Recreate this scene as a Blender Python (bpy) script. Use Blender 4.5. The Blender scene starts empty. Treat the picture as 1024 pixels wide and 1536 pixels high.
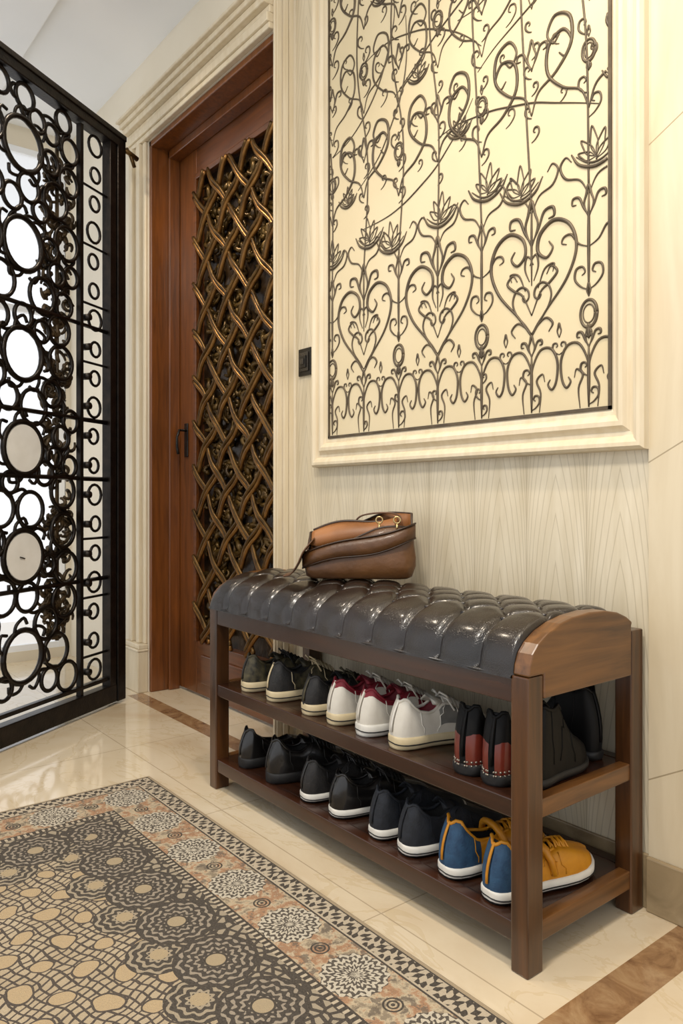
import bpy, math, random
from mathutils import Vector, Matrix
random.seed(7)
S=bpy.context.scene
COL=S.collection
pi=math.pi
# ---------------------------------------------------------------- helpers
def lin(h):
    h=h.lstrip('#'); r=[int(h[i:i+2],16)/255 for i in (0,2,4)]
    return tuple([(c/12.92 if c<=.04045 else ((c+.055)/1.055)**2.4) for c in r]+[1.0])
class E:
    nt=None
    def __init__(s,v): s.v=v
    @staticmethod
    def m(op,*a):
        n=E.nt.nodes.new('ShaderNodeMath'); n.operation=op
        for i,q in enumerate(a):
            q=q.v if isinstance(q,E) else q
            if isinstance(q,(int,float)): n.inputs[i].default_value=q
            else: E.nt.links.new(q,n.inputs[i])
        return E(n.outputs[0])
    def __add__(s,o): return E.m('ADD',s,o)
    __radd__=__add__
    def __sub__(s,o): return E.m('SUBTRACT',s,o)
    def __rsub__(s,o): return E.m('SUBTRACT',o,s)
    def __mul__(s,o): return E.m('MULTIPLY',s,o)
    __rmul__=__mul__
    def __truediv__(s,o): return E.m('DIVIDE',s,o)
    def __rtruediv__(s,o): return E.m('DIVIDE',o,s)
    def __lt__(s,o): return E.m('LESS_THAN',s,o)
    def __gt__(s,o): return E.m('GREATER_THAN',s,o)
def fabs(a): return E.m('ABSOLUTE',a)
def sin(a): return E.m('SINE',a)
def frac(a): return E.m('FRACT',a)
def mn(a,b): return E.m('MINIMUM',a,b)
def mx(a,b): return E.m('MAXIMUM',a,b)
def sq(a): return E.m('SQRT',a)
def at2(a,b): return E.m('ARCTAN2',a,b)
def sel(c,a,b): return a*c+b*(1-c)
def cell(a,sp,off=0.0):
    return (frac((a-off)/sp+0.5)-0.5)*sp
def mixc(f,a,b):
    n=E.nt.nodes.new('ShaderNodeMix'); n.data_type='RGBA'
    for i,q in ((0,f),(6,a),(7,b)):
        q=q.v if isinstance(q,E) else q
        if isinstance(q,(tuple,int,float)): n.inputs[i].default_value=q
        else: E.nt.links.new(q,n.inputs[i])
    return n.outputs[2]
def newmat(name,rough=.5,metal=0,coat=0,spec=.5):
    m=bpy.data.materials.new(name); m.use_nodes=True
    nt=m.node_tree; b=nt.nodes['Principled BSDF']
    b.inputs['Roughness'].default_value=rough; b.inputs['Metallic'].default_value=metal
    b.inputs['Coat Weight'].default_value=coat; b.inputs['Specular IOR Level'].default_value=spec
    E.nt=nt
    return m,nt,b
def coords(nt,kind='Object'):
    tc=nt.nodes.new('ShaderNodeTexCoord'); sp=nt.nodes.new('ShaderNodeSeparateXYZ')
    nt.links.new(tc.outputs[kind],sp.inputs[0])
    return tc.outputs[kind],E(sp.outputs[0]),E(sp.outputs[1]),E(sp.outputs[2])
def noise(nt,co,scale,detail=4,rough=.5,sc=(1,1,1),dist=0):
    mp=nt.nodes.new('ShaderNodeMapping'); mp.inputs['Scale'].default_value=sc
    nt.links.new(co,mp.inputs[0])
    n=nt.nodes.new('ShaderNodeTexNoise'); n.inputs['Scale'].default_value=scale
    n.inputs['Detail'].default_value=detail; n.inputs['Roughness'].default_value=rough
    n.inputs['Distortion'].default_value=dist
    nt.links.new(mp.outputs[0],n.inputs['Vector']); return E(n.outputs[0])
def voro(nt,co,scale,feat='DISTANCE_TO_EDGE',rnd=1):
    n=nt.nodes.new('ShaderNodeTexVoronoi'); n.feature=feat; n.inputs['Scale'].default_value=scale
    n.inputs['Randomness'].default_value=rnd
    nt.links.new(co,n.inputs['Vector']); return E(n.outputs[0])
def bump(nt,b,h,st=.3,dist=.01):
    n=nt.nodes.new('ShaderNodeBump'); n.inputs['Strength'].default_value=st; n.inputs['Distance'].default_value=dist
    nt.links.new(h.v,n.inputs['Height']); nt.links.new(n.outputs[0],b.inputs['Normal'])
def ramp(nt,f,stops):
    n=nt.nodes.new('ShaderNodeValToRGB'); nt.links.new(f.v,n.inputs[0])
    cr=n.color_ramp
    while len(cr.elements)<len(stops): cr.elements.new(.5)
    for e,(p,c) in zip(cr.elements,stops): e.position=p; e.color=c
    return n.outputs[0]
def simple(name,c1,c2=None,rough=.5,metal=0,scale=20,bs=0,coat=0,bscale=None,sc=(1,1,1),spec=.5):
    m,nt,b=newmat(name,rough,metal,coat,spec)
    co,x,y,z=coords(nt)
    n=noise(nt,co,scale,sc=sc)
    nt.links.new(ramp(nt,n,[(.3,lin(c1)),(.7,lin(c2 or c1))]),b.inputs['Base Color'])
    if bs: bump(nt,b,noise(nt,co,bscale or scale*4,sc=sc),bs,.004)
    return m
class MB:
    def __init__(s): s.v=[];s.f=[];s.m=[];s.sm=[]
    def face(s,idx,m=0,sm=True): s.f.append(idx);s.m.append(m);s.sm.append(sm)
    def box(s,x0,x1,y0,y1,z0,z1,m=0,M=None):
        o=len(s.v)
        for z in (z0,z1):
            for (x,y) in ((x0,y0),(x1,y0),(x1,y1),(x0,y1)):
                p=Vector((x,y,z)); s.v.append(tuple(M@p) if M else tuple(p))
        for q in ((3,2,1,0),(4,5,6,7),(0,1,5,4),(1,2,6,5),(2,3,7,6),(3,0,4,7)): s.face([o+i for i in q],m,False)
    def loft(s,rings,m=0,closed=True,cap=True,sm=True,mf=None):
        o=len(s.v);n=len(rings[0])
        for r in rings: s.v.extend([tuple(p) for p in r])
        for i in range(len(rings)-1):
            for j in range(n if closed else n-1):
                k=(j+1)%n
                s.face([o+i*n+j,o+i*n+k,o+(i+1)*n+k,o+(i+1)*n+j],mf(i,j) if mf else m,sm)
        if cap:
            s.face([o+j for j in range(n)][::-1],mf(0,0) if mf else m,sm)
            s.face([o+(len(rings)-1)*n+j for j in range(n)],mf(len(rings)-2,0) if mf else m,sm)
    def tube(s,pts,r,n=6,m=0,closed=False,rf=None,flat=1.0):
        P=[Vector(p) for p in pts]; N=len(P); rings=[]
        up=None
        for i in range(N):
            if closed: t=P[(i+1)%N]-P[i-1]
            else: t=P[min(i+1,N-1)]-P[max(i-1,0)]
            if t.length<1e-9: t=Vector((0,0,1))
            t.normalize()
            if up is None:
                a=Vector((0,0,1)) if abs(t.z)<.9 else Vector((1,0,0))
                up=(a-t*a.dot(t)).normalized()
            else:
                u=up-t*up.dot(t)
                up=u.normalized() if u.length>1e-6 else up
            w=t.cross(up)
            rr=rf[i] if rf else r
            rings.append([P[i]+(up*math.cos(2*pi*k/n)+w*math.sin(2*pi*k/n)*flat)*rr for k in range(n)])
        if closed: rings.append(rings[0])
        s.loft(rings,m,True,not closed)
    def build(s,name,mats,parent=None,bevel=0,loc=None,rot=None,subsurf=0,flip=True):
        me=bpy.data.meshes.new(name); me.from_pydata(s.v,[],s.f)
        for mt in mats: me.materials.append(mt)
        me.polygons.foreach_set('material_index',s.m); me.polygons.foreach_set('use_smooth',s.sm)
        import bmesh
        bm=bmesh.new(); bm.from_mesh(me); bmesh.ops.recalc_face_normals(bm,faces=bm.faces); bm.to_mesh(me); bm.free()
        me.update()
        ob=bpy.data.objects.new(name,me); COL.objects.link(ob)
        if parent: ob.parent=parent
        if loc: ob.location=loc
        if rot: ob.rotation_euler=rot
        if bevel:
            md=ob.modifiers.new('b','BEVEL'); md.width=bevel; md.segments=2; md.limit_method='ANGLE'
        if subsurf:
            md=ob.modifiers.new('s','SUBSURF'); md.levels=subsurf; md.render_levels=subsurf
        return ob
def empty(name,loc=(0,0,0)):
    e=bpy.data.objects.new(name,None); e.empty_display_size=.1; COL.objects.link(e); e.location=loc; return e
def boxobj(name,x0,x1,y0,y1,z0,z1,mat,parent=None,bevel=0):
    b=MB(); b.box(x0,x1,y0,y1,z0,z1); return b.build(name,[mat],parent,bevel)
def interp(t,tab):
    for (a,b),(c,d) in zip(tab,tab[1:]):
        if t<=c:
            k=(t-a)/(c-a) if c>a else 0
            return b+(d-b)*max(0,k)
    return tab[-1][1]
def catmull(P,n=6):
    P=[Vector(p) for p in P]; out=[]
    Q=[P[0]*2-P[1]]+P+[P[-1]*2-P[-2]]
    for i in range(1,len(Q)-2):
        a,b,c,d=Q[i-1],Q[i],Q[i+1],Q[i+2]
        for k in range(n):
            t=k/n
            out.append(.5*((2*b)+(c-a)*t+(2*a-5*b+4*c-d)*t*t+(3*b-a-3*c+d)*t**3))
    out.append(P[-1]); return out
TH=math.radians(38.5); F=1127.0; HZ=750.0; CH=0.8
cR=(math.sin(TH),math.cos(TH)); cF=(-math.cos(TH),math.sin(TH))
def x_at(u,y):
    t=(u-512)/F; k=y/(cF[1]+cR[1]*t); return k*(cF[0]+cR[0]*t)
W=1.39; YD=1.32; YP=1.45; ZC=2.65
# ---------------------------------------------------------------- materials
def wood(name,c1,c2,rough=.3,axis='x',coat=.3):
    m,nt,b=newmat(name,rough,0,coat); co,x,y,z=coords(nt)
    sc={'x':(1,14,14),'y':(14,1,14),'z':(14,14,1)}[axis]
    n=noise(nt,co,4,6,.6,sc,.6); n2=noise(nt,co,2.5,2)
    f=n*.7+n2*.3
    nt.links.new(ramp(nt,f,[(.32,lin(c1)),(.68,lin(c2))]),b.inputs['Base Color'])
    bump(nt,b,n,.12,.002); b.inputs['Coat Roughness'].default_value=.2
    return m
wood_x=wood('walnut_long','#20100a','#432515',.26,'x'); wood_y_lit=wood('walnut_cross_lit','#40250f','#7a5027',.32,'y'); wood_z=wood('walnut_upright','#2c190c','#5b381b',.3,'z')  # bench-end walnut is paler and golden: warm lamp light put into its colour
door_wood=wood('mahogany','#4f2b10','#80491d',.3,'z'); door_woodx=wood('mahogany_cross','#45240d','#744119',.3,'x')
def stone(name,c1,c2,c3,scale=2,rough=.4,veins=True):
    m,nt,b=newmat(name,rough); co,x,y,z=coords(nt)
    n=noise(nt,co,scale,6,.6,(1,1,1),1.0)
    c=ramp(nt,n,[(.3,lin(c1)),(.55,lin(c2)),(.75,lin(c3))])
    nt.links.new(c,b.inputs['Base Color']); return m
cream_trim=simple('cream_moulding','#d2c2a3','#dccfb5',.42,0,6,.1,sc=(8,8,1))
plaster=simple('cream_plaster','#ddd3be','#e4dbc8',.6,0,3,.05)
ceil_m=simple('ceiling_white','#eceff2','#f2f4f6',.7,0,2)
leafwall,nt,b=newmat('leaf_veined_panel',.4); co,x,y,z=coords(nt)
px=.155; cx=cell(x,px,-.918)
ax=fabs(cx)
nz=noise(nt,co,2.2,2)
nb=noise(nt,co,3,5,.6,(10,10,1.2))
t1=(z*1.0-sq(ax+.0004)*2.6+nz*.16)
l1=(fabs(cell(t1,.10))<(.0015/sq(ax+.0015)))
jl=(ax<.0011)
line=mn(mx(l1*.62,jl*.9),1)
base=ramp(nt,nb,[(.3,lin('#c5b89c')),(.7,lin('#d8cdb5'))])
c=mixc(line*.5,base,lin('#8b7b5f'))
nt.links.new(c,b.inputs['Base Color']); bump(nt,b,1-line,.2,.0015)
slab,nt,b=newmat('cream_grained_slab',.35); co,x,y,z=coords(nt)
n=noise(nt,co,2.5,6,.6,(5,5,.7),.5)
dl=fabs(cell(z-x*.55,.62,.06))<.0015
base=ramp(nt,n,[(.3,lin('#c6b697')),(.7,lin('#d7caaf'))])
c=mixc(dl*.7,base,lin('#857353')); nt.links.new(c,b.inputs['Base Color'])
floor_m,nt,b=newmat('polished_cream_marble',.1,0,.25); co,x,y,z=coords(nt)
n=noise(nt,co,1.6,7,.6,(1,1,1),1.3); v=fabs(noise(nt,co,2.2,5,.6,(1,1.8,1),1.6)-.5)
base=ramp(nt,n,[(.28,lin('#c9b495')),(.5,lin('#d5c5a9')),(.75,lin('#dfd2ba'))])
c=mixc((v<.012)*.2,base,lin('#b3965f'))
gl=mx(fabs(cell(x,.62,-1.09))<.0014, fabs(cell(y,.62,.965))<.0014)
c=mixc(gl*.6,c,lin('#8f7d62'))
nn=noise(nt,co,9,8,.7,(1,1,1),2.0)
brown=ramp(nt,nn,[(.3,lin('#6b4c32')),(.5,lin('#91704f')),(.7,lin('#aa8d68'))])
st1=(fabs(x+.675)<.037)
st2=(fabs(y-1.262)<.033)*(x<-1.9)*(x>-2.95)
c=mixc(mx(st1,st2),c,brown); nt.links.new(c,b.inputs['Base Color'])
base_m=stone('brown_marble','#7d6b50','#998667','#b0a084',9,.25)
black_iron=simple('blackened_iron','#14110f','#28211b',.36,.6,30,.2)
bronze=simple('antique_bronze','#3a2912','#75582e',.36,.7,25,.3)
bronze_d=simple('aged_bronze','#211a11','#57462e',.5,.4,25,.3)
bronze_l=simple('gilded_bronze','#5c3c17','#966c36',.3,.7,18,.3)
dark_leaf=simple('dark_bronze_leaf','#1b1209','#46331d',.35,.4,22,.8,bscale=35)
line_m=simple('dark_line_iron','#4a3f31','#60533f',.5,.2,30)
art_bg=simple('art_canvas_cream','#cdbd99','#d6c8a8',.6,0,2,spec=.3)
white_disc=simple('alabaster','#e9e6dd','#f7f5ee',.35,0,14)
# ---------------------------------------------------------------- room
boxobj('floor',-5.2,.9,-1.3,1.6,-.05,0,floor_m)
boxobj('ceiling',-5.2,.9,-1.3,1.6,ZC,ZC+.05,ceil_m)
boxobj('trim_ceiling_soffit',-5.2,.9,-1.3,.9,ZC-.03,ZC+.0,ceil_m,bevel=.004)
OL,OR,OT=-2.957,-2.000,2.295
CR_=-1.984
b=MB(); b.box(-3.9,OL,YD,1.6,0,ZC); b.box(OL,OR,YD,1.6,OT,ZC); b.box(OR,CR_,YD,1.6,0,ZC)
b.build('wall_door_side',[plaster])
boxobj('wall_back',CR_,-.776,W,1.6,0,ZC,leafwall)
boxobj('wall_right',-.776,.9,W-.006,1.6,0,ZC,slab)
boxobj('baseboard_right',-.776,.9,W-.018,W-.006,0,.106,base_m,bevel=.003)
boxobj('baseboard_back',-1.97,-.776,W-.008,W,0,.106,base_m,bevel=.002)
b=MB(); b.box(-3.95,-3.9,-1.3,-.9,0,ZC); b.box(-3.95,-3.9,-.9,1.32,2.55,ZC); b.box(-3.95,-3.9,1.29,1.32,0,2.55); b.box(-3.95,-3.9,-.9,1.29,0,.05)
b.build('wall_left',[plaster])
win=empty('window_1',(-3.92,.3,1.2))
b=MB()
for y0 in (-.88,.2,1.275): b.box(-.02,.02,y0-.3-.018,y0-.3+.018,-1.15,1.35)
for z0 in (-1.135,.55,1.335): b.box(-.018,.018,-1.2,.98,z0-.015,z0+.015)
b.build('window_mullions',[ceil_m],win)
frost,nt,bb=newmat('frosted_glass',.6)
tr=nt.nodes.new('ShaderNodeBsdfTranslucent'); tr.inputs[0].default_value=(.97,.98,1,1)
tp=nt.nodes.new('ShaderNodeBsdfTransparent'); ms=nt.nodes.new('ShaderNodeMixShader'); ms.inputs[0].default_value=.8
nt.links.new(tr.outputs[0],ms.inputs[1]); nt.links.new(tp.outputs[0],ms.inputs[2]); nt.links.new(ms.outputs[0],nt.nodes['Material Output'].inputs[0])
b=MB(); b.box(-.004,.004,-1.2,.97,-1.14,1.35); b.build('window_glass',[frost],win)
# ---------------------------------------------------------------- door casing
def molding_v(b,x0,x1,ybase,z0,z1,n,sc=1):
    w=(x1-x0)/n
    prof=[.020,.030,.016,.026,.012,.018]
    for i in range(n):
        p=prof[i%6]*sc
        b.box(x0+i*w+.001,x0+(i+1)*w-.001,ybase-p,ybase,z0,z1)
b=MB(); molding_v(b,-3.115,OL,YD,.20,OT,5)
b.box(-3.125,OL+.004,YD-.045,YD,.0,.17); b.box(-3.13,OL+.008,YD-.05,YD,.17,.18); b.box(-3.125,OL+.004,YD-.042,YD,.18,.2)
b.build('trim_1',[cream_trim],bevel=.004)
b=MB(); molding_v(b,OR,CR_,YD,0.0,ZC,2,.35)
for i,(y0,p) in enumerate(((YD-.004,.004),(YD+.018,.009),(YD+.042,.003))): b.box(CR_,CR_+p,y0,y0+.018,0,ZC)
b.build('trim_2',[cream_trim],bevel=.003)
b=MB()
hs=[(0,.02,.022),(.02,.05,.03),(.05,.075,.02),(.075,.10,.042),(.10,.12,.055),(.12,.132,.07)]
for a,c,p in hs: b.box(-3.115-p*.3,CR_-.016,YD-p,YD,OT+a,OT+c)
b.build('trim_3',[cream_trim],bevel=.004)
door=empty('door_1',(0,0,0))
b=MB()
b.box(OL,OL+.02,YD+.005,YP,0,OT); b.box(OR-.012,OR,YD+.005,YP,0,OT); b.box(OL,OR,YD+.005,YP,OT-.025,OT)
b.box(OL+.02,OL+.035,YP-.05,YP,0,OT-.025); b.box(OL+.02,OR-.02,YP-.05,YP,OT-.06,OT-.025)
b.build('jamb',[door_wood],door,.004)
b=MB()
LX0,LX1,LZ0,LZ1=-2.775,-2.15,.225,2.12
b.box(OL+.02,LX0,YP,YP+.045,.01,OT-.025); b.box(LX1,OR-.012,YP,YP+.045,.01,OT-.025)
b.build('door_stiles',[door_wood],door,.004)
b=MB(); b.box(LX0,LX1,YP,YP+.045,LZ1,OT-.025); b.box(LX0,LX1,YP,YP+.045,.01,LZ0)
b.box(LX0,LX1,YP-.008,YP+.01,LZ1-.012,LZ1+.012); b.box(LX0+.05,LX1-.05,YP-.008,YP,.06,LZ0-.05)
b.box(LX0-.012,LX0+.008,YP-.010,YP+.01,LZ0,LZ1)
b.build('door_rails',[door_woodx],door,.004)
boxobj('door_backing',LX0,LX1,YP+.035,YP+.045,LZ0,LZ1,dark_leaf,door)
b=MB()
sx,sz=.165,.185
sl=sz/sx
for sgn in (1,-1):
    c0=-8
    while c0<24:
        zz0=LZ0-1+c0*sz+(0 if sgn>0 else .03); pts=[]
        n=60
        def flush(pts):
            if len(pts)>2:
                b.tube(pts,.0085,6,0)
                q=[(p[0],p[1]-.003,p[2]+.021) for p in pts if p[2]+.021<LZ1]
                if len(q)>2: b.tube(q,.0075,6,1)
        for i in range(n):
            xx=LX0+(LX1-LX0)*i/(n-1)
            zz=zz0+sgn*sl*(xx-LX0)
            zz+=.005*math.sin(i*.55+c0)
            if LZ0<zz<LZ1: pts.append((xx,YP-.006+sgn*.006*math.cos((xx-LX0)/sx*2*pi),zz))
            else:
                flush(pts); pts=[]
        flush(pts)
        c0+=1
b.build('door_lattice',[bronze_l,bronze],door)
b=MB()
rnd=random.Random(3)
for i in range(420):
    cx0=rnd.uniform(LX0+.04,LX1-.04); cz0=rnd.uniform(LZ0+.05,LZ1-.05); r0=rnd.uniform(.02,.05); a0=rnd.uniform(0,6.28); d=rnd.choice((1,-1))
    pts=[]
    for k in range(14):
        t=k/13; r=r0*(1-.75*t); a=a0+d*t*5
        pts.append((cx0+r*math.cos(a),YP+.022+.006*math.sin(k),cz0+r*math.sin(a)))
    b.tube(pts,.006,5,0,rf=[.003+.008*math.sin(pi*(q+1)/15) for q in range(14)])
b.build('door_scroll_filigree',[simple('dark_bronze_scroll','#33240f','#735829',.33,.5,25,.3)],door)
b=MB()
hx=-2.86
b.box(hx-.014,hx+.014,YP-.006,YP,.98,1.12)
b.tube([(hx,YP-.004,1.09),(hx,YP-.035,1.09),(hx,YP-.045,1.06),(hx,YP-.045,1.02),(hx,YP-.04,.99)],.006,8)
b.build('door_handle',[simple('handle_steel','#1c1a18','#4b4844',.25,.9)],door,.002)
sw=MB(); sx0=-1.925
sw.box(sx0-.033,sx0+.033,W-.008,W,1.192,1.278,0); sw.box(sx0-.023,sx0+.023,W-.012,W-.008,1.205,1.265,1); sw.box(sx0-.015,sx0+.015,W-.016,W-.012,1.216,1.254,0); sw.box(sx0-.008,sx0+.008,W-.019,W-.016,1.226,1.244,1)
sw.build('light_switch',[simple('switch_black','#1b1916','#26231f',.3,.3),simple('switch_dark_grey','#3a3733','#4a4640',.25,.5)],None,.0015)
# ---------------------------------------------------------------- picture
pic=empty('framed_ironwork_art',(-1.33,W,1.75))
pic_off=Vector((-1.33,W,1.75))
AX0,AX1,AZ0,AZ1=-1.797,-.853,.985,2.50
def rel(b):
    b.v=[tuple(Vector(p)-pic_off) for p in b.v]; return b
b=MB()
prof=[(0,0),(0,.012),(.006,.016),(.014,.016),(.018,.028),(.028,.036),(.038,.036),(.044,.026),(.05,.02),(.058,.022),(.064,.034),(.074,.040),(.082,.040),(.088,.03),(.09,.0)]
rings=[]
for d,h in prof:
    e=d/.09*.068; ez=d/.09*.086; h*=.72
    rings.append([(AX0-e,W-h,AZ0-ez),(AX1+e*1.15,W-h,AZ0-ez),(AX1+e*1.15,W-h,AZ1+ez),(AX0-e,W-h,AZ1+ez)])
b.loft(rings,0,True,False,sm=False); rel(b).build('frame',[cream_trim],pic)
b=MB(); b.box(AX0-.002,AX1+.002,W-.008,W-.001,AZ0-.002,AZ1+.002); rel(b).build('canvas',[art_bg],pic)
b=MB()
e=.007
b.box(AX0,AX1,W-.013,W-.008,AZ0,AZ0+e);b.box(AX0,AX1,W-.013,W-.008,AZ1-e,AZ1);b.box(AX0,AX0+e*.7,W-.013,W-.008,AZ0,AZ1);b.box(AX1-e,AX1,W-.013,W-.008,AZ0,AZ1)
rel(b).build('art_border',[line_m],pic)
art=MB()
LS=.82
def stroke(P,cx,cz,s,r,mir=1,n=5,sy=None,taper=True):
    sy=sy or s; r*=LS
    pts=catmull([(cx+mir*p[0]*s,0,cz+p[1]*sy) for p in P],n)
    Q=[];R=[];N=len(pts)
    for i,p in enumerate(pts):
        if not(AX0+.006<p.x<AX1-.006 and AZ0+.006<p.z<AZ1-.006):
            if len(Q)>2: art.tube(Q,r,5,0,rf=R,flat=1)
            Q=[];R=[]; continue
        t=i/(N-1)
        Q.append((p.x,W-.0085,p.z)); R.append(r*(.5+.7*math.sin(pi*t)) if taper else r)
    if len(Q)>2: art.tube(Q,r,5,0,rf=R)
HE=[(0,-1.15),(.3,-.75),(.75,-.25),(.95,.25),(.82,.68),(.5,.85),(.2,.68),(.14,.38),(.32,.22),(.46,.36),(.38,.5)]
LEAF=[(0,-.6),(-.22,0),(-.12,.4),(0,.8),(.12,.4),(.22,0),(0,-.6)]
CURL=[(0,0),(.3,.15),(.55,.45),(.5,.8),(.25,.85),(.15,.65),(.28,.55)]
def heart(cx,cz,s,r=.0042):
    for m in (1,-1): stroke(HE,cx,cz,s,r,m,7)
def lotus(cx,cz,s,r=.003,tilt=0):
    B=[(-1.05,.35),(-.7,-.15),(0,-.4),(.7,-.15),(1.05,.35)]
    stroke(B,cx,cz,s,r*1.5)
    stroke([(-.85,.2),(-.4,-.14),(0,-.24),(.4,-.14),(.85,.2)],cx,cz,s,r)
    for a,l in ((0,1.25),(.5,1.05),(-.5,1.05),(.95,.85),(-.95,.85)):
        a+=tilt
        P=[(0,-.05)]
        for w,h in ((-.15,.4),(-.11,.7),(0,1.0),(.11,.7),(.15,.4),(0,-.05)):
            h*=l; P.append((w*math.cos(a)+h*math.sin(a),-w*math.sin(a)+h*math.cos(a)-.12))
        stroke(P,cx,cz,s,r*.75,1,4)
def ring(cx,cz,rx,rz,r):
    stroke([(rx*math.cos(a*pi/6),rz*math.sin(a*pi/6)) for a in range(13)],cx,cz,1,r,1,3,taper=False)
def drop(cx,cz,s,r=.0035):
    ring(cx,cz,s*.5,s*.72,r*1.2); ring(cx,cz,s*.34,s*.48,r*.6)
    stroke(LEAF,cx,cz+s*1.2,s*.5,r*.8); stroke([(0,-.6),(0,-1.3)],cx,cz,s,r*1.3)
    ring(cx,cz-s*1.0,s*.15,s*.18,r)
def curls(cx,z0,z1,st,s,r=.0025,seed=0):
    rn=random.Random(seed); z=z0;m=1
    while z<z1:
        stroke(CURL,cx,z,s*rn.uniform(.7,1.3),r,m,4); m=-m; z+=st*rn.uniform(.7,1.3)
def fleur(cx,cz,s,r=.0032):
    stroke(LEAF,cx,cz,s,r)
    for m in (1,-1): stroke([(0,-.5),(.25,-.1),(.45,.35),(.75,.4),(.8,.15),(.6,.1)],cx,cz,s,r,m,5)
SP=.1455
cols=[-1.78+SP*i for i in range(7)]
for i,cxx in enumerate(cols):
    hc=(i%2==1)
    for m in (1,-1):
        stroke([(.0,-.0),(.05,.5),(.3,.95),(.65,.95),(.85,.55),(.82,0),(.68,-.25),(.55,-.1),(.62,.05)],cxx,1.06,.08,.0036,m,5,sy=.075)
        stroke([(.3,-.8),(.35,-.2),(.2,.2),(.42,.4),(.5,.15)],cxx,1.05,.07,.0026,m,5)
    stroke([(0,-1),(0,1)],cxx,1.06,.065,.004); curls(cxx,1.0,1.1,.05,.035,.0028,i)
    fleur(cxx,1.14,.035)
    for m in (1,-1): stroke(CURL,cxx+SP/2,1.115,.03,.0024,m,4)
    stroke(LEAF,cxx+SP/2,1.165,.022,.0026)
    if hc:
        heart(cxx,1.30+.01*math.sin(i*3),.122,.0048)
        heart(cxx,1.235,.055,.003)
        for m in (1,-1):
            stroke([(0,-.9),(.3,-.3),(.6,-.1),(.85,.15),(.65,.35),(.5,.15)],cxx,1.285,.08,.0032,m,5)
            stroke([(.25,-.2),(.5,.35),(.85,.45),(.8,.2)],cxx,1.285,.07,.0026,m,5)
            stroke([(.1,0),(.3,.5),(.22,.95),(.0,.8),(.08,.6)],cxx,1.29,.06,.0028,m,5)
            stroke([(0,-1.1),(.5,-.7),(.8,-.9),(.65,-1.15)],cxx,1.25,.07,.003,m,5)
        fleur(cxx,1.41,.075,.004)
        stroke([(0,-1),(0,1)],cxx,1.38,.1,.003)
    else:
        drop(cxx,1.19,.040); stroke([(0,0),(0,1)],cxx,1.23,.22,.0038)
        for m in (1,-1): stroke(CURL,cxx,1.24,.06,.003,m,5)
        for m in (1,-1): stroke([(0,0),(.4,.2),(.7,.6),(1,.6),(1.1,.4),(.9,.3)],cxx,1.33,.06,.003,m,5)
        fleur(cxx,1.42,.05)
    lotus(cxx+.03*math.sin(i*2.2),1.515+.022*math.sin(i*2.1),.057,.0028,.15*math.sin(i*5))
    for m in (1,-1): stroke([(0,0),(.3,.5),(.8,.7),(1.0,1.1),(.8,1.35),(.6,1.15)],cxx,1.44,.07,.003,m,5)
for i,cxx in enumerate(cols):
    stroke([(0,0),(.02*math.sin(i),.3),(-.03,.6),(0,1)],cxx,1.45,1.02,.003,taper=False,n=14)
    curls(cxx,1.6,2.45,.055,.042,.0028,i+40)
    curls(cxx+SP*.5,1.66,2.45,.12,.04,.0024,i+80)
    zz=1.62+(.04 if i%2 else 0)
    for lev in range(4):
        h=.24
        for m in (1,-1):
            P=[(0,0),(.18,.35),(.62,.55),(.98,.9),(.95,1.35),(.6,1.5),(.4,1.25),(.55,1.05),(.7,1.15)]
            stroke(P,cxx,zz+lev*h,SP*.72,.0042 if lev%2==0 else .0032,m,6,sy=.13)
        if (i+lev)%2==0: drop(cxx,zz+lev*h+.12,.032,.0032)
        else: fleur(cxx,zz+lev*h+.13,.05)
        if (i+lev)%3==0: lotus(cxx+SP/2,zz+lev*h+.05,.04,.0025,.3*math.sin(i))
rn=random.Random(11)
for k in range(9):
    x0=rn.uniform(AX0,AX1-.3); z0=rn.uniform(1.5,2.2); a=rn.uniform(0,.6); da=rn.uniform(-.25,.25); P=[]
    for j in range(9):
        P.append((x0,z0)); x0+=.06*math.cos(a); z0+=.06*math.sin(a); a+=da+rn.uniform(-.12,.12)
    stroke(P,0,0,1,.0025,1,5)
rel(art).build('ironwork_scroll_lines',[line_m],pic)
# ---------------------------------------------------------------- gate
GH=Vector((-2.897,1.178,0)); GD=Vector((.536,-.844,0)).normalized()
gate=empty('wrought_iron_gate',GH); gate.rotation_euler=(0,0,math.atan2(GD.y,GD.x))
GL=1.02; GT=2.235
b=MB()
b.box(0,.05,-.025,.025,.01,GT);b.box(.056,.092,-.02,.02,.03,GT-.03);b.box(GL-.06,GL,-.025,.025,.01,GT)
b.box(0,GL,-.025,.025,GT-.045,GT);b.box(0,GL,-.03,.03,GT-.012,GT+.01);b.box(.055,GL,-.022,.022,.012,.08)
b.box(.10,GL,-.012,.012,.10,.115)
b.build('gate_frame',[black_iron],gate,.003)
b=MB()
def gr(sx_,z,r,w=.006,n=26,rz=None): b.tube([(sx_+r*math.cos(2*pi*k/n),0,z+(rz or r)*math.sin(2*pi*k/n)) for k in range(n)],w,6,0,True)
b.box(.240,.256,-.01,.01,.08,GT-.05)
circ=[]
for z in (1.98,1.65,1.286,.972,.612,.28): circ.append((.536,z,.088))
for z in (2.08,1.81,1.46,1.13,.79,.45,.17): circ.append((.80,z,.085))
rn=random.Random(5); LO,HI=.262,.955
base_c=list(circ); tries=0
while len(circ)<100 and tries<9000:
    tries+=1
    s_=rn.uniform(LO+.02,HI-.02); z_=rn.uniform(.14,GT-.07)
    dmin=min(math.hypot(s_-c[0],z_-c[1])-c[2] for c in circ)
    dmin=min(dmin,s_-LO,HI-s_,z_-.115,GT-.05-z_)
    if dmin>.034: circ.append((s_,z_,min(dmin,.06)))
for c in circ: gr(c[0],c[1],c[2],.0098 if c[2]>.07 else .0075)
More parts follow.
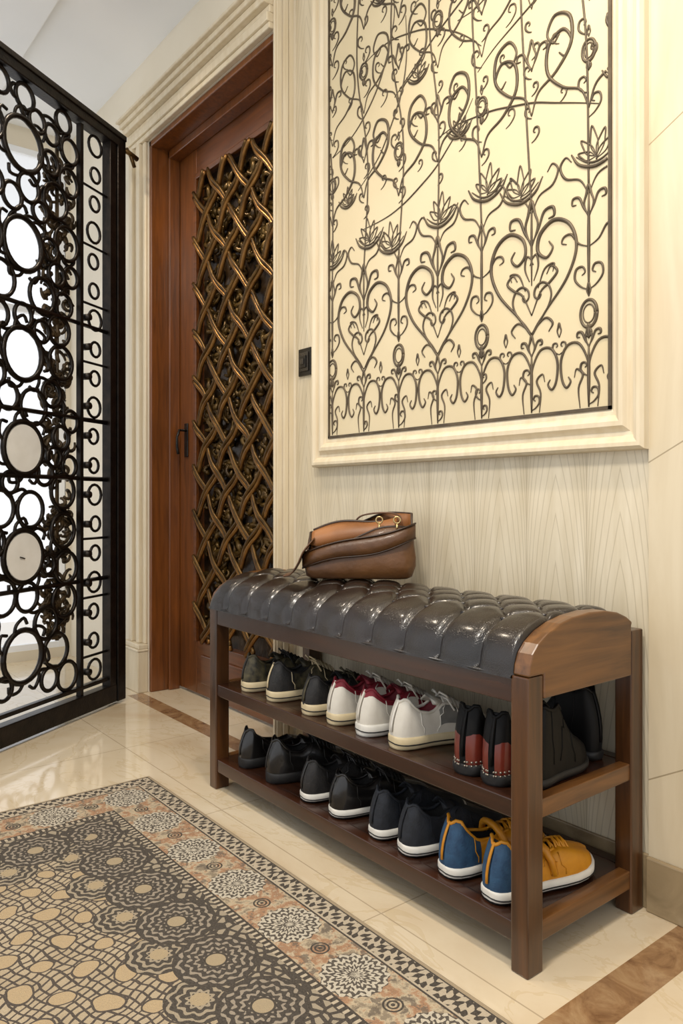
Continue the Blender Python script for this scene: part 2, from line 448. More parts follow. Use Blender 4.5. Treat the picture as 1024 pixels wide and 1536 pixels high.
for i,c in enumerate(circ):
    ds=sorted((math.hypot(c[0]-q[0],c[1]-q[1])-c[2]-q[2],j) for j,q in enumerate(circ) if j!=i)[:3]
    for dd_,j in ds:
        q=circ[j]
        if dd_<.08:
            a=math.atan2(q[1]-c[1],q[0]-c[0]); off=.55 if i%2 else -.55
            p0=(c[0]+c[2]*math.cos(a+off),0,c[1]+c[2]*math.sin(a+off)); p2=(q[0]-q[2]*math.cos(a+off),0,q[1]-q[2]*math.sin(a+off))
            p1=((p0[0]+p2[0])/2+.015*math.cos(a+1.57),0,(p0[2]+p2[2])/2+.015*math.sin(a+1.57))
            b.tube(catmull([p0,p1,p2],4),.0065,5)
for c in base_c:
    for k in range(7):
        a=2*pi*k/7+.2; r=c[2]
        b.tube(catmull([(c[0]+(r+u_)*math.cos(a+v_),0,c[1]+(r+u_)*math.sin(a+v_)) for u_,v_ in ((0,0),(.025,.2),(.04,.5),(.02,.65))],3),.006,5)
z=.16; k_=0
while z<GT-.09:
    gr(.165+.006*math.sin(k_),z,.028 if k_%3 else .038,.0055,16)
    if k_%2==0: b.tube([(.09,0,z+.055),(.25,0,z+.055)],.005,5)
    if z<1.5: b.tube([(.215,-.02,z+.0),(.215,.02,z+.0)],.013,10)
    k_+=1; z+=.11
for z in (1.45,1.1,.88,.5): b.tube([(.09,0,z),(GL-.05,0,z)],.008,6)
b.build('gate_rings',[black_iron],gate)
b=MB()
rn=random.Random(9)
for i in range(230):
    cx0=rn.uniform(.285,.42); cz0=rn.uniform(.32,2.0); r0=rn.uniform(.015,.038); a0=rn.uniform(0,6.28); d=rn.choice((1,-1)); pts=[]
    for k in range(12):
        t=k/11; r=r0*(1-.75*t); a=a0+d*t*5
        pts.append((cx0+r*math.cos(a),-.018-.006*math.sin(k*.6+i),cz0+r*math.sin(a)))
    b.tube(pts,.005,5,0,rf=[.003+.005*math.sin(pi*(q+1)/13) for q in range(12)])
b.tube([(.35,-.018,.3),(.35,-.018,2.1)],.007,6)
b.build('gate_bronze_scrolls',[bronze_d],gate)
b=MB()
for z in (.972,.612):
    n=40
    b.loft([[(.536+r*math.cos(2*pi*k/n),yy,z+r*math.sin(2*pi*k/n)) for k in range(n)] for r,yy in ((.078,-.006),(.08,0),(.078,.006))],0,sm=False)
b.tube([(.536,.008,.606),(.56,.01,.612)],.002,5,1); b.tube([(.536,-.008,.606),(.56,-.01,.612)],.002,5,1)
b.build('gate_medallions',[white_disc,black_iron],gate)
b=MB()
b.tube([(.0,0,GT-.03),(-.03,.02,GT-.04),(-.07,.03,GT-.05)],.010,8)
b.tube([(-.04,.0,GT-.015),(-.04,.02,GT-.05),(-.05,.03,GT-.09)],.008,8)
b.build('gate_latch',[bronze],gate)
# ---------------------------------------------------------------- rug
rugm,nt,b=newmat('persian_rug_pattern',.95,0,0,.1); co,x,y,z=coords(nt)
nw=noise(nt,co,14,2); nw2=noise(nt,co,13,2,sc=(1.3,.7,1))
xw=x+(nw-.5)*.035; yw=y+(nw2-.5)*.035
ex=x+2.03; ey=.91-y; d=mn(ex,ey); side=(ey<ex)
along=sel(side,x+1.915,y-.795)
fine=noise(nt,co,160,3)
DK=lin('#2b2725'); CR=lin('#c1b39c')
gb=sin(along*2*pi/.022)*sin((d-.03)*2*pi/.03+sin(along*2*pi/.044)*1.5)+(noise(nt,co,120,2)-.5)*1.2
c_g1=mixc((gb>0.05),CR,DK)
a=cell(along,.19); c_=d-.115; r=sq(a*a+c_*c_); th=at2(c_,a)
pet=sin(th*16)
med=((r+pet*.002)<.058)
lace=sin(r*2*pi/.0125+pet*1.6)*.55+sin(th*32)*.4*(r>.018)+(fine-.5)*2.0+(noise(nt,co,90,2)-.5)*2.2
medc=mixc((lace>.0),lin('#46413c'),lin('#cdc4b1'))
nb1=noise(nt,co,34,5,.65); nb2=noise(nt,co,55,4,.65)
bandbg=ramp(nt,nb1,[(.38,lin('#8d7f6a')),(.46,lin('#c6b699')),(.54,lin('#ad8260')),(.60,lin('#9b7558')),(.68,lin('#d0c3a7'))])
bandbg=mixc((nb2>.57)*.75,bandbg,lin('#5c5249'))
c_band=mixc(med,bandbg,medc)
a2=cell(along,.19,.095); r2=sq(a2*a2+c_*c_)
c_band=mixc((r2<.018)*(sin(r2*900)>0),c_band,DK)
c_g2=mixc((sin(along*2*pi/.014)>0.2),DK,CR)
g1=fabs(cell(xw+yw*.45,.017)); g2=fabs(cell(yw-xw*.35,.020))
net=(mn(g1,g2)<.0023)
fa=cell(xw,.105); fb=cell(yw,.105,.03); fc=cell(xw,.105,.0525); fd=cell(yw,.105,.0825)
ra=sq(fa*fa+fb*fb); rb=sq(fc*fc+fd*fd); rm=mn(ra,rb*1.2)
fbg=ramp(nt,noise(nt,co,6,3),[(.35,lin('#ae9c7f')),(.65,lin('#beae93'))])
field=mixc(net,fbg,lin('#3a3330'))
field=mixc((rm<.0245),field,lin('#3a3330'))
field=mixc((rm<.0205),field,lin('#b9a27e'))
e1=cell(along,.15,.02); e2=d-.275; rr1=sq(e1*e1+e2*e2); th1=at2(e2,e1)
ros=(rr1<.074)
tex=(noise(nt,co,85,3)-.5)*3.2
rp=sin(rr1*2*pi/.0145+sin(th1*12)*1.3)+sin(th1*24)*.5*(rr1>.03)+tex
rosc=mixc((rp>.45),lin('#2b2827'),lin('#9b9080'))
rosc=mixc((rr1<.019),rosc,lin('#ab9a7c')); rosc=mixc(fabs(rr1-.019)<.002,rosc,DK); rosc=mixc(fabs(rr1-.072)<.0025,rosc,DK)
e3=cell(along,.15,.095); e4=d-.345; rr2=sq(e3*e3+e4*e4); ros2=(rr2<.058)
rp2=sin(rr2*2*pi/.015+sin(at2(e4,e3)*10)*1.2)+tex; rosc2=mixc((rp2>.3),lin('#2d2a28'),lin('#a39680'))
rosc2=mixc((rr2<.016),rosc2,lin('#b09d7c'))
vd=voro(nt,co,55)
darkzone=(d<.30)
field=mixc(darkzone,field,mixc((vd<.16),lin('#a39782'),lin('#2f2b29')))
field=mixc(ros2,field,rosc2); field=mixc(ros,field,rosc)
c=mixc((d<.188),field,c_g2)
c=mixc((d<.176),c,DK); c=mixc((d<.172),c,c_band); c=mixc((d<.058),c,DK); c=mixc((d<.054),c,CR); c=mixc((d<.050),c,c_g1); c=mixc((d<.012),c,DK); c=mixc((d<.009),c,lin('#a8967a'))
weave=noise(nt,co,300,2)
c=mixc(weave*.5,c,lin('#857c70'))
nt.links.new(c,b.inputs['Base Color']); bump(nt,b,noise(nt,co,500,2),.6,.003)
boxobj('area_rug',-2.03,-.2,-.9,.91,.001,.010,rugm,None,.003)
# ---------------------------------------------------------------- bench
BX0,BX1,BY0,BY1=-1.875,-.785,1.020,1.380
bench=empty('shoe_storage_bench',(0,0,0))
b=MB()
lw,ld=.036,.042
for x0 in (BX0,BX1-lw):
    b.box(x0,x0+lw,BY0,BY0+ld,.0,.503); b.box(x0,x0+lw,BY1-ld,BY1,.0,.548)
b.build('legs',[wood_z],bench,.003)
b=MB()
for (z0,z1) in ((.048,.083),(.258,.290)):
    b.box(BX0+.004,BX1-lw+.0,BY0+.004,BY0+.03,z0,z1)
    b.box(BX0+lw,BX1-lw,BY1-.03,BY1-.004,z0,z1)
    b.box(BX0+.01,BX1-.01,BY0+.03,BY1-.03,z1-.016,z1-.001)
b.box(BX0+lw-.002,BX1-lw+.002,BY0+.003,BY0+.025,.455,.497); b.box(BX0+lw,BX1-lw,BY1-.025,BY1-.003,.455,.497)
b.box(BX0+.01,BX1-.01,BY0+.02,BY1-.01,.485,.497)
b.build('shelves_and_rails',[wood_x],bench,.002)
b=MB()
for x0 in (BX0+.004,BX1-.028):
    for (z0,z1) in ((.048,.083),(.258,.290)): b.box(x0,x0+.024,BY0+ld-.002,BY1-ld+.002,z0,z1)
b.build('side_rails',[wood_y_lit],bench,.002)
b=MB()
AT=[(BY0+.001,.504),(BY0+.004,.522),(1.032,.541),(1.048,.557),(1.075,.573),(1.11,.585),(1.15,.593),(1.20,.597),(1.25,.595),(1.29,.588),(1.32,.577),(1.34,.565),(BY1-ld-.001,.558)]
for x0,x1 in ((BX1-.032,BX1+.001),(BX0,BX0+.026)):
    poly=[(BY0+ld+.001,.462),(BY0+ld+.001,.504)]+AT+[(BY1-ld-.001,.462)]
    b.loft([[(x0,p[0],p[1]) for p in poly],[(x1,p[0],p[1]) for p in poly]],0,sm=False)
b.build('arched_ends',[wood_y_lit],bench,.003)
leather,nt,bb=newmat('tufted_leather',.28,0,.45); co,x,y,z=coords(nt)
n=noise(nt,co,5,4); nt.links.new(ramp(nt,n,[(.3,lin('#0f0906')),(.7,lin('#20150e')),]),bb.inputs['Base Color']); bb.inputs['Coat Roughness'].default_value=.16
v1=voro(nt,co,260); bump(nt,bb,mn(v1,.2)*1.0+noise(nt,co,24,4)*1.4+noise(nt,co,9,3,sc=(1,3,3))*1.6,.28,.005)
b=MB()
NX,NS=420,96; px_=.0985; x0c,x1c=BX0-.003,BX1-.033
yc=(BY0+BY1)/2-.003; aa=.181; HC=.107
def prof(s):
    ph=pi*s
    c0=math.cos(ph); s0=math.sin(ph)
    return yc-aa*math.copysign(abs(c0)**.80,c0), HC*abs(s0)**.70
M_=800; arc=[0]; P0=[prof(i/M_) for i in range(M_+1)]
for i in range(M_): arc.append(arc[-1]+math.hypot(P0[i+1][0]-P0[i][0],P0[i+1][1]-P0[i][1]))
def at_arc(v):
    lo,hi=0,M_
    while hi-lo>1:
        m=(lo+hi)//2
        if arc[m]<v: lo=m
        else: hi=m
    k=(v-arc[lo])/max(1e-9,arc[hi]-arc[lo]); A,B=P0[lo],P0[hi]
    return A[0]+(B[0]-A[0])*k,A[1]+(B[1]-A[1])*k
TA=arc[-1]; VR=.140; DR=.052
rings=[]
def crease(a): return 1-math.exp(-((abs(a-round(a))*px_)/.0070)**1.3)
for i in range(NX+1):
    xx=x0c+(x1c-x0c)*i/NX; row=[]
    el=min(1,(xx-x0c)/.055); er=min(1,(x1c-xx)/.012)
    ef=(1-(1-el)**2.4)**(1/2.4)*(.94+.06*(1-(1-er)**2)**.5)
    for j in range(NS+1):
        v=TA*j/NS; yy,zz=at_arc(v); y2,z2=at_arc(min(TA,v+.002)); y1,z1=at_arc(max(0,v-.002))
        ty,tz=y2-y1,z2-z1; l=math.hypot(ty,tz) or 1; ny,nz=-tz/l,ty/l
        if nz<0 and 0.1<j/NS<.9: ny,nz=-ny,-nz
        g=(xx+.01)/px_
        fr=.72*crease(g)+.28*abs(math.sin(pi*g))**.8
        r=(v-VR)/DR
        A=g+r/2; B=g-r/2
        di=.45*crease(A)*crease(B)+.55*(abs(math.sin(pi*A))*abs(math.sin(pi*B)))**.5
        k=max(0,min(1,(v-VR+.004)/.018)); k=k*k*(3-2*k)
        kb=max(0,min(1,(TA-.05-v)/.03))
        p=fr*(1-k)+di*k*1.15; p=p*kb+(1-kb)*fr
        endk=min(1,v/.012,(TA-v)/.012)
        disp=(-.013+.0125*p)*endk*(1 if ef>.9 else ef)
        z_=zz*ef*.98; y_=yc+(yy-yc)*(.985+.015*ef)
        row.append((xx,y_+ny*disp,.497+max(0,z_+nz*disp)))
    rings.append(row)
b.loft(rings,0,False,False)
n=NS+1
b.face(list(range(n)),0); b.face([NX*n+j for j in range(n)][::-1],0)
for rrow in range(0,5):
    v=VR+DR*rrow
    if v>TA-.06: break
    yy,zz=at_arc(v)
    k0=int(x0c/px_)-1
    for k in range(k0,0):
        xx=(k+(.5 if rrow%2 else 0))*px_-.01
        if x0c+.04<xx<x1c-.02:
            zc=.497+zz*.98-.012
            b.loft([[(xx+r_*math.cos(q*pi/5),yy+r_*math.sin(q*pi/5),zc+h) for q in range(10)] for r_,h in ((.008,-.002),(.0075,.003),(.004,.005))],0)
b.tube([(x0c+.004,BY0-.001,.500),(x1c,BY0-.001,.500)],.003,6)
b.build('tufted_cushion',[leather],bench)
CUSH_TOP=max(p[2] for row in rings for p in row)
# ---------------------------------------------------------------- shoes
def col(name,a,bc=None,rough=.45,scale=25,bs=.15,coat=0,spec=.5): return simple(name,a,bc,rough,0,scale,bs,coat,spec=spec)
Mblk=col('black_leather','#0d0c0c','#191716',.3,20,.1,.3); Mblk2=col('black_mesh','#131212','#24211f',.6,60,.3)
Mboot=col('matte_black_leather','#050404','#0b0a0a',.55,20,.05,0,.2)
Mcam=simple('camo_fabric','#14120c','#5a5238',.6,0,60,.2); Mcream=col('cream_rubber','#c8b48c','#d8c7a2',.5)
Mwhite=col('white_leather','#cfc8ba','#ddd7ca',.4); Mred=col('burgundy_lining','#6a1220','#8a1b2b',.6); Mgrey=col('grey_panel','#6b6a66','#8b8983',.45)
Mnavy=col('navy_suede','#13161c','#20252e',.75,60,.3); Mwsole=col('white_rubber','#d6d1c6','#e4e0d6',.5); Mblue=col('blue_suede','#1c3a58','#2a5070',.7,60,.3)
Myel=col('mustard_leather','#b87612','#d6931b',.45); Mredl=col('red_brown_leather','#571c12','#742c1e',.35,20,.1,.2); Mdksole=col('dark_rubber','#100f0f','#1c1a19',.6); Mstud=simple('metal_studs','#8c8478','#b8b0a2',.3,.8)
Mdkin=col('dark_lining','#0c0b0b','#171514',.8)
def shoe(name,hx,hy,hz,ang,L=.245,Wd=.09,H=.098,ts=.022,up=None,heel=None,lin_=None,sole=None,toe=None,lace=None,heelt=.22,stripe=None,studs=False,clog=False,midsole=None,split=False,tongue=True,boot=False):
    b=MB(); mats=[up,heel or up,lin_ or Mdkin,sole,toe or up,lace or up,stripe or up,Mdksole]
    WT=[(0,.16),(.012,.38),(.035,.55),(.08,.68),(.16,.75),(.32,.71),(.45,.77),(.6,.93),(.72,1),(.83,.93),(.91,.76),(.965,.5),(.99,.28),(1,.12)]
    HT=[(0,.93),(.02,.99),(.05,1.0),(.11,.90),(.2,.74),(.3,.68),(.37,.72),(.44,.86),(.52,.84),(.62,.70),(.74,.56),(.85,.48),(.93,.41),(.98,.33),(1,.26)]
    RT=[(0,.5),(.05,.74),(.3,.78),(.4,.62),(.47,.46),(.6,.4),(.75,.4),(1,.3)]
    DT=[(0,.0),(.02,.0),(.04,.5),(.09,.66),(.3,.48),(.38,.36),(.45,.10),(.5,-.03),(1,-.05)]
    if clog: DT=[(0,0),(.02,0),(.04,.5),(.1,.66),(.3,.45),(.45,.36),(.54,.28),(.60,-.02),(1,-.06)]; HT=[(0,.93),(.02,1.0),(.06,1.0),(.13,.85),(.24,.62),(.42,.56),(.52,.6),(.6,.66),(.74,.58),(.85,.5),(.93,.42),(.98,.34),(1,.26)]
    if not tongue and not clog: DT=[(0,0),(.02,0),(.04,.5),(.1,.62),(.3,.42),(.45,.34),(.56,.22),(.61,-.02),(1,-.05)]; HT=[(0,.93),(.02,1.0),(.06,1.0),(.13,.84),(.3,.58),(.5,.52),(.62,.58),(.74,.5),(.9,.38),(1,.24)]
    if boot: HT=[(0,.93),(.02,.98),(.05,1.0),(.13,.97),(.25,.93),(.36,.97),(.45,.86),(.55,.66),(.66,.52),(.8,.42),(.93,.33),(1,.2)]; DT=[(0,0),(.02,0),(.04,.4),(.1,.5),(.3,.45),(.38,.3),(.44,-.02),(1,-.04)]
    ns=44; K=9; Mi=10; rings=[];T=[]
    opent=.44 if not clog else .58
    if not tongue and not clog and not boot: opent=.59
    for i in range(ns+1):
        t=.5-.5*math.cos(pi*i/ns); T.append(t)
        w=interp(t,WT)*Wd/2; h=max(interp(t,HT)*H,ts+.006); rw=w*interp(t,RT); dd=interp(t,DT)*H
        lk=max(0,1-t/.16)
        row=[]
        for q in range(K):
            a_=q/(K-1)*pi/2
            xx=rw+(w*(.97+.07*math.sin(a_*2))-rw)*math.cos(a_)**.8
            zz=ts*.8+(h-ts*.8)*math.sin(a_)**.95
            zf=zz/H
            yo=lk*(.016*zf**2.2-.007*math.sin(pi*min(1,zf)))
            row.append((-xx,t*L+yo,zz))
        for q in range(1,Mi):
            s_=-1+2*q/Mi
            zz=h-dd*(1-abs(s_)**(5 if dd>0 else 2))
            row.append((rw*s_*(.98),t*L+lk*.016,max(zz,ts)))
        row+= [(-p[0],p[1],p[2]) for p in row[:K][::-1]]
        rings.append(row)
    nr=len(rings[0])
    def mf(i,j):
        t=T[min(i,ns)]; jj=min(j,nr-2-j)
        if K-1<=j<K+Mi-1 and t<opent: return 2
        if studs: return 1 if (t<heelt and jj<=2) else 0
        if t<heelt: return (0 if (split and jj>=5) else 1)
        if t>.78: return 4
        if stripe and not studs and .36<t<.58 and 2<=jj<=5: return 6
        return 0
    b.loft(rings,0,False,False,mf=mf)
    b.face(list(range(nr)),0 if studs else 1); b.face([ns*nr+j for j in range(nr)][::-1],4)
    def outl(k,off):
        L1=[(-(interp(t,WT)*Wd/2*k+off),-.004+t*(L+.007)) for t in T]; R1=[(-p[0],p[1]) for p in L1[::-1]]
        return L1+R1
    rs=[]
    for k,off,zz in ((.93,0,0),(1.0,.001,.004),(1.0,.0035,ts*.55),(1.0,.0035,ts),(.98,.001,ts+.004)):
        rs.append([(p[0],p[1],zz+.006*max(0,(p[1]/L-.8)/.2)**2) for p in outl(k,off)])
    b.loft(rs,3,True,True,mf=lambda i,j: 7 if (i==0 and midsole) else 3)
    if midsole or sole in (Mcream,Mwsole):
        o2=[(p[0],p[1],ts*.5) for p in outl(1.0,.004)]
        b.tube(o2,.0014,4,7,True)
    rim=[rings[i][K-1] for i in range(1,ns+1) if T[i]<opent+.02]
    rimr=[(-p[0],p[1],p[2]) for p in rim]
    loop=rim[::-1]+[(0,rings[0][K-1][1]+.001,rings[1][K-1][2])]+rimr
    b.tube(loop,.0035,6,0 if (split or lin_ or studs) else 1)
    bp=[rings[0][q] for q in range(0,K)]
    b.tube([(0,p[1]-.001,p[2]) for p in bp[1:]]+[(0,bp[-1][1]+.001,bp[-1][2]+.004)],.0035,5,5 if lace else (0 if studs else 1),flat=.6)
    for m in (1,-1):
        for (ta,qa,tb,qb) in ((.22,1,.2,7),(.36,1,.46,6),(.60,1,.56,6)):
            pts=[]
            for k in range(7):
                t=ta+(tb-ta)*k/6; i=min(ns,int(round(math.acos(1-2*t)/pi*ns))); q=int(round(qa+(qb-qa)*k/6)); p=rings[i][q]
                pts.append((m*p[0]*1.01,p[1],p[2]+.001))
            b.tube(pts,.0012,4,5 if lace else 0)
    if tongue and not clog:
        rows=[]
        for k in range(9):
            t=k/8; yy=(.54-.19*t)*L; zc=interp(.52,HT)*H*.98+ (.24*H)*t**.9-.004; wd=.014+.010*t
            rows.append([(wd*s_,yy+.006*abs(s_)**2,zc-.007*s_*s_*(1+t)) for s_ in (-1,-.6,-.2,.2,.6,1)]+[(wd*s_,yy-.004,zc-.004-.007*s_*s_*(1+t)) for s_ in (1,.6,.2,-.2,-.6,-1)])
        b.loft(rows,0)
    if lace:
        for k in range(6):
            t=.46+k*.044; w=interp(t,WT)*Wd/2*interp(t,RT); h=interp(t,HT)*H+.005
            for m in (1,-1):
                b.tube([(-m*w*1.25,t*L,h-.011),(-m*w*.6,t*L+.003,h+.001),(0,t*L+.006,h+.005),(m*w*.6,t*L+.009,h-.001),(m*w*1.25,(t+.04)*L,h-.013)],.0026,5,5)
        for m in (1,-1):
            h=interp(.48,HT)*H+.004
            b.tube([(0,.46*L,h+.006),(m*.012,.44*L,h+.016),(m*.028,.47*L,h+.010),(m*.02,.51*L,h+.003),(0,.47*L,h+.006)],.0022,5,5)
            b.tube([(0,.46*L,h+.006),(m*.02,.50*L,h+.001),(m*.036,.53*L,h-.020)],.0022,5,5)
    if studs:
        for m in (1,-1):
            for i in range(0,ns):
                if T[i]<.45 and (i%2==0):
                    for dz in (-.003,.004):
                        p=rings[i][1]; c0=(m*p[0],p[1],ts+.006+dz)
                        dv=Vector((m*(.2+min(1,T[i]*12)),-max(0,1-T[i]*10),0)).normalized()
                        b.tube([Vector(c0)-dv*.001,Vector(c0)+dv*.003],.0018,6,6)
    if clog:
        pts=[]
        for k in range(9):
            a_=pi*k/8; t=.50; w=interp(t,WT)*Wd/2*1.04
            pts.append((w*math.cos(a_),t*L-.015*math.sin(a_),ts+.012+(H*.66-ts)*math.sin(a_)**.7))
        b.tube(pts,.007,6,0)
        b.box(Wd*.36,Wd*.42,t*L-.008,t*L+.008,ts+.014,ts+.034,5)
    return b.build(name,mats,None,0,(hx,hy,hz),(0,0,ang))
Z1=.2905; Z0=.0835; YH=BY0+.026
def place(name,u,z,ang,y=YH,**k):
    return shoe(name,x_at(u,y),y,z,ang,**k)
place('sneaker',366,Z1,-.15,up=Mcam,sole=Mcream,lace=Mblk2,heel=Mcam,H=.095,Wd=.085)
place('sneaker',404,Z1,-.18,up=Mcam,sole=Mcream,lace=Mcream,heel=Mblk2,H=.098,Wd=.088)
place('sneaker',458,Z1,-.1,up=Mblk2,sole=Mcream,lace=Mcam,H=.09,Wd=.085)
place('sneaker',496,Z1,-.12,up=Mred,heel=Mwhite,toe=Mwhite,sole=Mcream,lin_=Mred,lace=Mwhite,H=.100,Wd=.082,heelt=.5,split=True)
place('sneaker',540,Z1,-.15,up=Mred,heel=Mwhite,toe=Mwhite,sole=Mwsole,lin_=Mred,lace=Mwhite,H=.100,Wd=.085,heelt=.5,split=True)
place('sneaker',590,Z1,-.20,up=Mwhite,heel=Mwhite,sole=Mcream,lin_=Mred,lace=Mwsole,stripe=Mgrey,H=.100,Wd=.088,L=.24)
place('loafer',695,Z1,.18,up=Mboot,heel=Mredl,sole=Mdksole,stripe=Mstud,studs=True,L=.215,Wd=.084,H=.125,ts=.016,heelt=.5,tongue=False)
place('loafer',738,Z1,.25,up=Mboot,heel=Mredl,sole=Mdksole,stripe=Mstud,studs=True,L=.215,Wd=.078,H=.127,ts=.016,heelt=.5,tongue=False)
shoe('ankle_boot',-.830,1.090,Z1,.12,L=.18,Wd=.056,H=.142,ts=.012,up=Mboot,sole=Mdksole,tongue=False,boot=True)
shoe('ankle_boot',-.842,1.315,Z1,1.57,L=.2,Wd=.066,H=.138,ts=.012,up=Mboot,sole=Mdksole,tongue=False,boot=True)
place('leather_shoe',362,Z0,-.1,up=Mblk,sole=Mdksole,H=.10,Wd=.085,tongue=False)
place('leather_shoe',402,Z0,-.3,up=Mblk,sole=Mdksole,lace=Mblk2,H=.108,Wd=.092)
place('sneaker',455,Z0,-.2,up=Mblk2,sole=Mwsole,lace=Mblk,H=.095,Wd=.085,ts=.016,midsole=True)
place('sneaker',498,Z0,-.28,up=Mblk,sole=Mwsole,lace=Mblk2,H=.095,Wd=.09,ts=.016,midsole=True)
place('slip_on_shoe',560,Z0,-.12,up=Mnavy,sole=Mwsole,H=.10,Wd=.08,ts=.018,midsole=True)
place('slip_on_shoe',603,Z0,-.28,up=Mnavy,sole=Mwsole,H=.10,Wd=.09,ts=.018,midsole=True)
place('clog',666,Z0,-.20,up=Myel,heel=Mblue,sole=Mwsole,lin_=Mdkin,lace=Myel,H=.105,Wd=.09,ts=.018,heelt=.26,clog=True,midsole=True)
place('clog',733,Z0,-.14,y=YH-.003,up=Myel,heel=Mblue,sole=Mwsole,lin_=Mdkin,lace=Myel,H=.105,Wd=.088,ts=.018,heelt=.26,clog=True,midsole=True,L=.25)
# ---------------------------------------------------------------- handbag
bagm=simple('brown_leather','#41260f','#694421',.45,0,9,.4,.1,bscale=60); tanm=simple('tan_leather','#75481f','#966030',.5,0,10,.15); brass=simple('brass','#b9a070','#d6c08e',.25,.9); edge=simple('dark_leather_edge','#24140a','#3a2410',.4)
bag=MB(); nb_=56
def bring(z,wa,wd,e=3,dz=None,sh=0,kk=0):
    out=[]
    for k in range(nb_):
        a=2*pi*k/nb_; c0,s0=math.cos(a),math.sin(a)
        xx=wa*math.copysign(abs(c0)**(2/e),c0)+sh; yy=wd*math.copysign(abs(s0)**(2/e),s0)
        zz=z+(dz(xx,yy) if dz else 0)
        wr=1+(.025*math.sin(a*5+z*40)+.015*math.sin(a*11+z*90))*kk
        out.append((xx*wr,yy*wr,zz))
    return out
def rimdz(f): return lambda x,y:f*(.028*x/.12+.010*math.sin(x*30)+(.014 if y>0 else -.018))
R=[bring(.0,.118,.05,5),bring(.005,.128,.058,5),bring(.03,.133,.064,4.5,rimdz(.15),0,1),bring(.05,.132,.064,4.2,rimdz(.35),.002,1),bring(.075,.130,.060,4,rimdz(.6),.002,1),bring(.10,.128,.056,3.6,rimdz(.9),.003,1),bring(.118,.126,.053,3.6,rimdz(1),.003)]
R+=[bring(.118,.121,.049,3.6,rimdz(1),.003),bring(.09,.118,.046,3.6,rimdz(.9),.003),bring(.05,.11,.042,3.5)]
bag.loft(R,0,mf=lambda i,j:1 if i>=7 else 0)
bag.tube(bring(.119,.124,.051,3.6,rimdz(1),.003),.003,6,3,True)
rows=[]
for k in range(31):
    t=k/30; xx=-.136+.272*t
    yy=-.0585*(1-abs(xx/.15)**6)-.006
    zt=.060+.076*t+.006*math.sin(t*6); zb=.024+.070*t+.007*math.sin(t*7)
    rows.append([(xx,yy-.001,zb),(xx,yy-.007,zb+.003),(xx,yy-.010,(zt+zb)/2),(xx,yy-.004,zt),(xx,yy+.006,zt+.001),(xx,yy+.006,zb+.002)])
bag.loft(rows,0)
bag.tube([(r_[0][0],r_[0][1]-.003,r_[0][2]) for r_ in rows],.0022,6,3)
bag.tube([(r_[3][0],r_[3][1]-.002,r_[3][2]) for r_ in rows],.0022,6,3)
rows=[]
for k in range(25):
    t=k/24; xx=-.114+.205*t
    zt=.100+.038*t+.004*math.sin(t*6); wv_=.008*math.sin(t*9)
    rows.append([(xx,-.040,zt-.034),(xx,-.035+wv_*.4,zt-.004),(xx,-.018,zt+.012),(xx,.004,zt+.014+.006*math.sin(t*5)),(xx,.004,zt+.009),(xx,-.016,zt+.006),(xx,-.028,zt-.006),(xx,-.034,zt-.034)])
bag.loft(rows,1)
bag.tube([(r_[3][0],r_[3][1],r_[3][2]+.001) for r_ in rows],.0032,6,3)
hp=[(-.02,.028,.12),(-.005,.03,.148),(.025,.028,.158),(.07,.022,.160),(.098,.005,.152),(.106,-.018,.13)]
rows=[]
for p in catmull(hp,6): rows.append([(p.x,p.y-.020,p.z),(p.x,p.y+.020,p.z),(p.x+.001,p.y+.020,p.z-.004),(p.x+.001,p.y-.020,p.z-.004)])
bag.loft(rows,0)
for xx in (.05,.092):
    bag.tube([(xx+.008*math.cos(q*pi/6),-.046,.142+.008*math.sin(q*pi/6)) for q in range(12)],.0018,6,2,True)
    bag.tube([(xx,-.048,.132),(xx,-.050,.118)],.003,6,2)
rows=[]
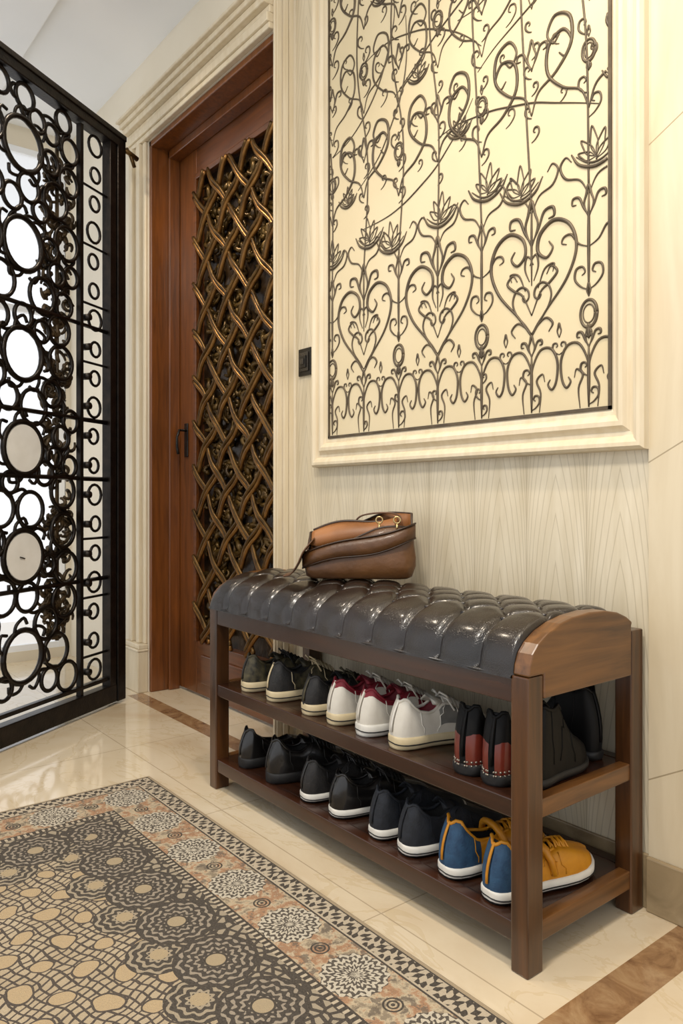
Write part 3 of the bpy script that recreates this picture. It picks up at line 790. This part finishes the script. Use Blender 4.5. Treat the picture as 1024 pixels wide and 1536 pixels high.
for p in catmull([(-.105,-.045,.095),(-.128,-.056,.066),(-.142,-.060,.035),(-.158,-.058,.012),(-.176,-.052,.006)],6): rows.append([(p.x,p.y-.020,p.z-.001),(p.x,p.y+.028,p.z+.001),(p.x-.001,p.y+.028,p.z+.005),(p.x-.001,p.y-.020,p.z+.003)])
bag.loft(rows,0)
bag.v=[(p[0]*1.04,p[1],p[2]*1.03) for p in bag.v]
bag.build('leather_handbag',[bagm,tanm,brass,edge],None,0,(-1.466,1.225,max(.602,CUSH_TOP+.001)),(0,0,math.radians(46)))
# ---------------------------------------------------------------- lights
def area(name,loc,target,size,power,color,sy=None):
    l=bpy.data.lights.new(name,'AREA'); l.energy=power; l.size=size; l.color=color
    if sy: l.shape='RECTANGLE'; l.size_y=sy
    o=bpy.data.objects.new(name,l); COL.objects.link(o); o.location=loc
    o.rotation_euler=(Vector(target)-Vector(loc)).to_track_quat('-Z','Y').to_euler(); return o
def spot(name,loc,target,power,color,ang=80,rad=.04):
    l=bpy.data.lights.new(name,'SPOT'); l.energy=power; l.color=color; l.spot_size=math.radians(ang); l.spot_blend=.8; l.shadow_soft_size=rad
    o=bpy.data.objects.new(name,l); COL.objects.link(o); o.location=loc
    o.rotation_euler=(Vector(target)-Vector(loc)).to_track_quat('-Z','Y').to_euler(); return o
WARM=(1,.85,.66)
spot('downlight_wall',(-1.0,.80,2.58),(-1.1,1.2,.8),36,WARM,95)
spot('downlight_wall_side',(-.35,.80,2.58),(-.6,1.3,.9),34,WARM,100)
spot('downlight_door',(-2.5,.70,2.58),(-2.5,1.2,.8),46,WARM,110)
area('ceiling_lamp',(-.6,.0,2.58),(-.9,.5,0),.3,34,(1,.93,.83))
w=bpy.data.worlds.new('daylight'); S.world=w; w.use_nodes=True
bg=w.node_tree.nodes['Background']; bg.inputs[0].default_value=(.96,.975,1,1); bg.inputs[1].default_value=1.15
S.view_settings.view_transform='Standard'
# ---------------------------------------------------------------- camera
cam=bpy.data.cameras.new('camera'); cam.sensor_width=36; cam.lens=F/1536*36; cam.shift_y=-(768-HZ)/1536; cam.clip_start=.02
co_=bpy.data.objects.new('camera',cam); COL.objects.link(co_); co_.location=(0,0,CH)
co_.rotation_euler=(pi/2,0,math.radians(90)-TH)
S.camera=co_
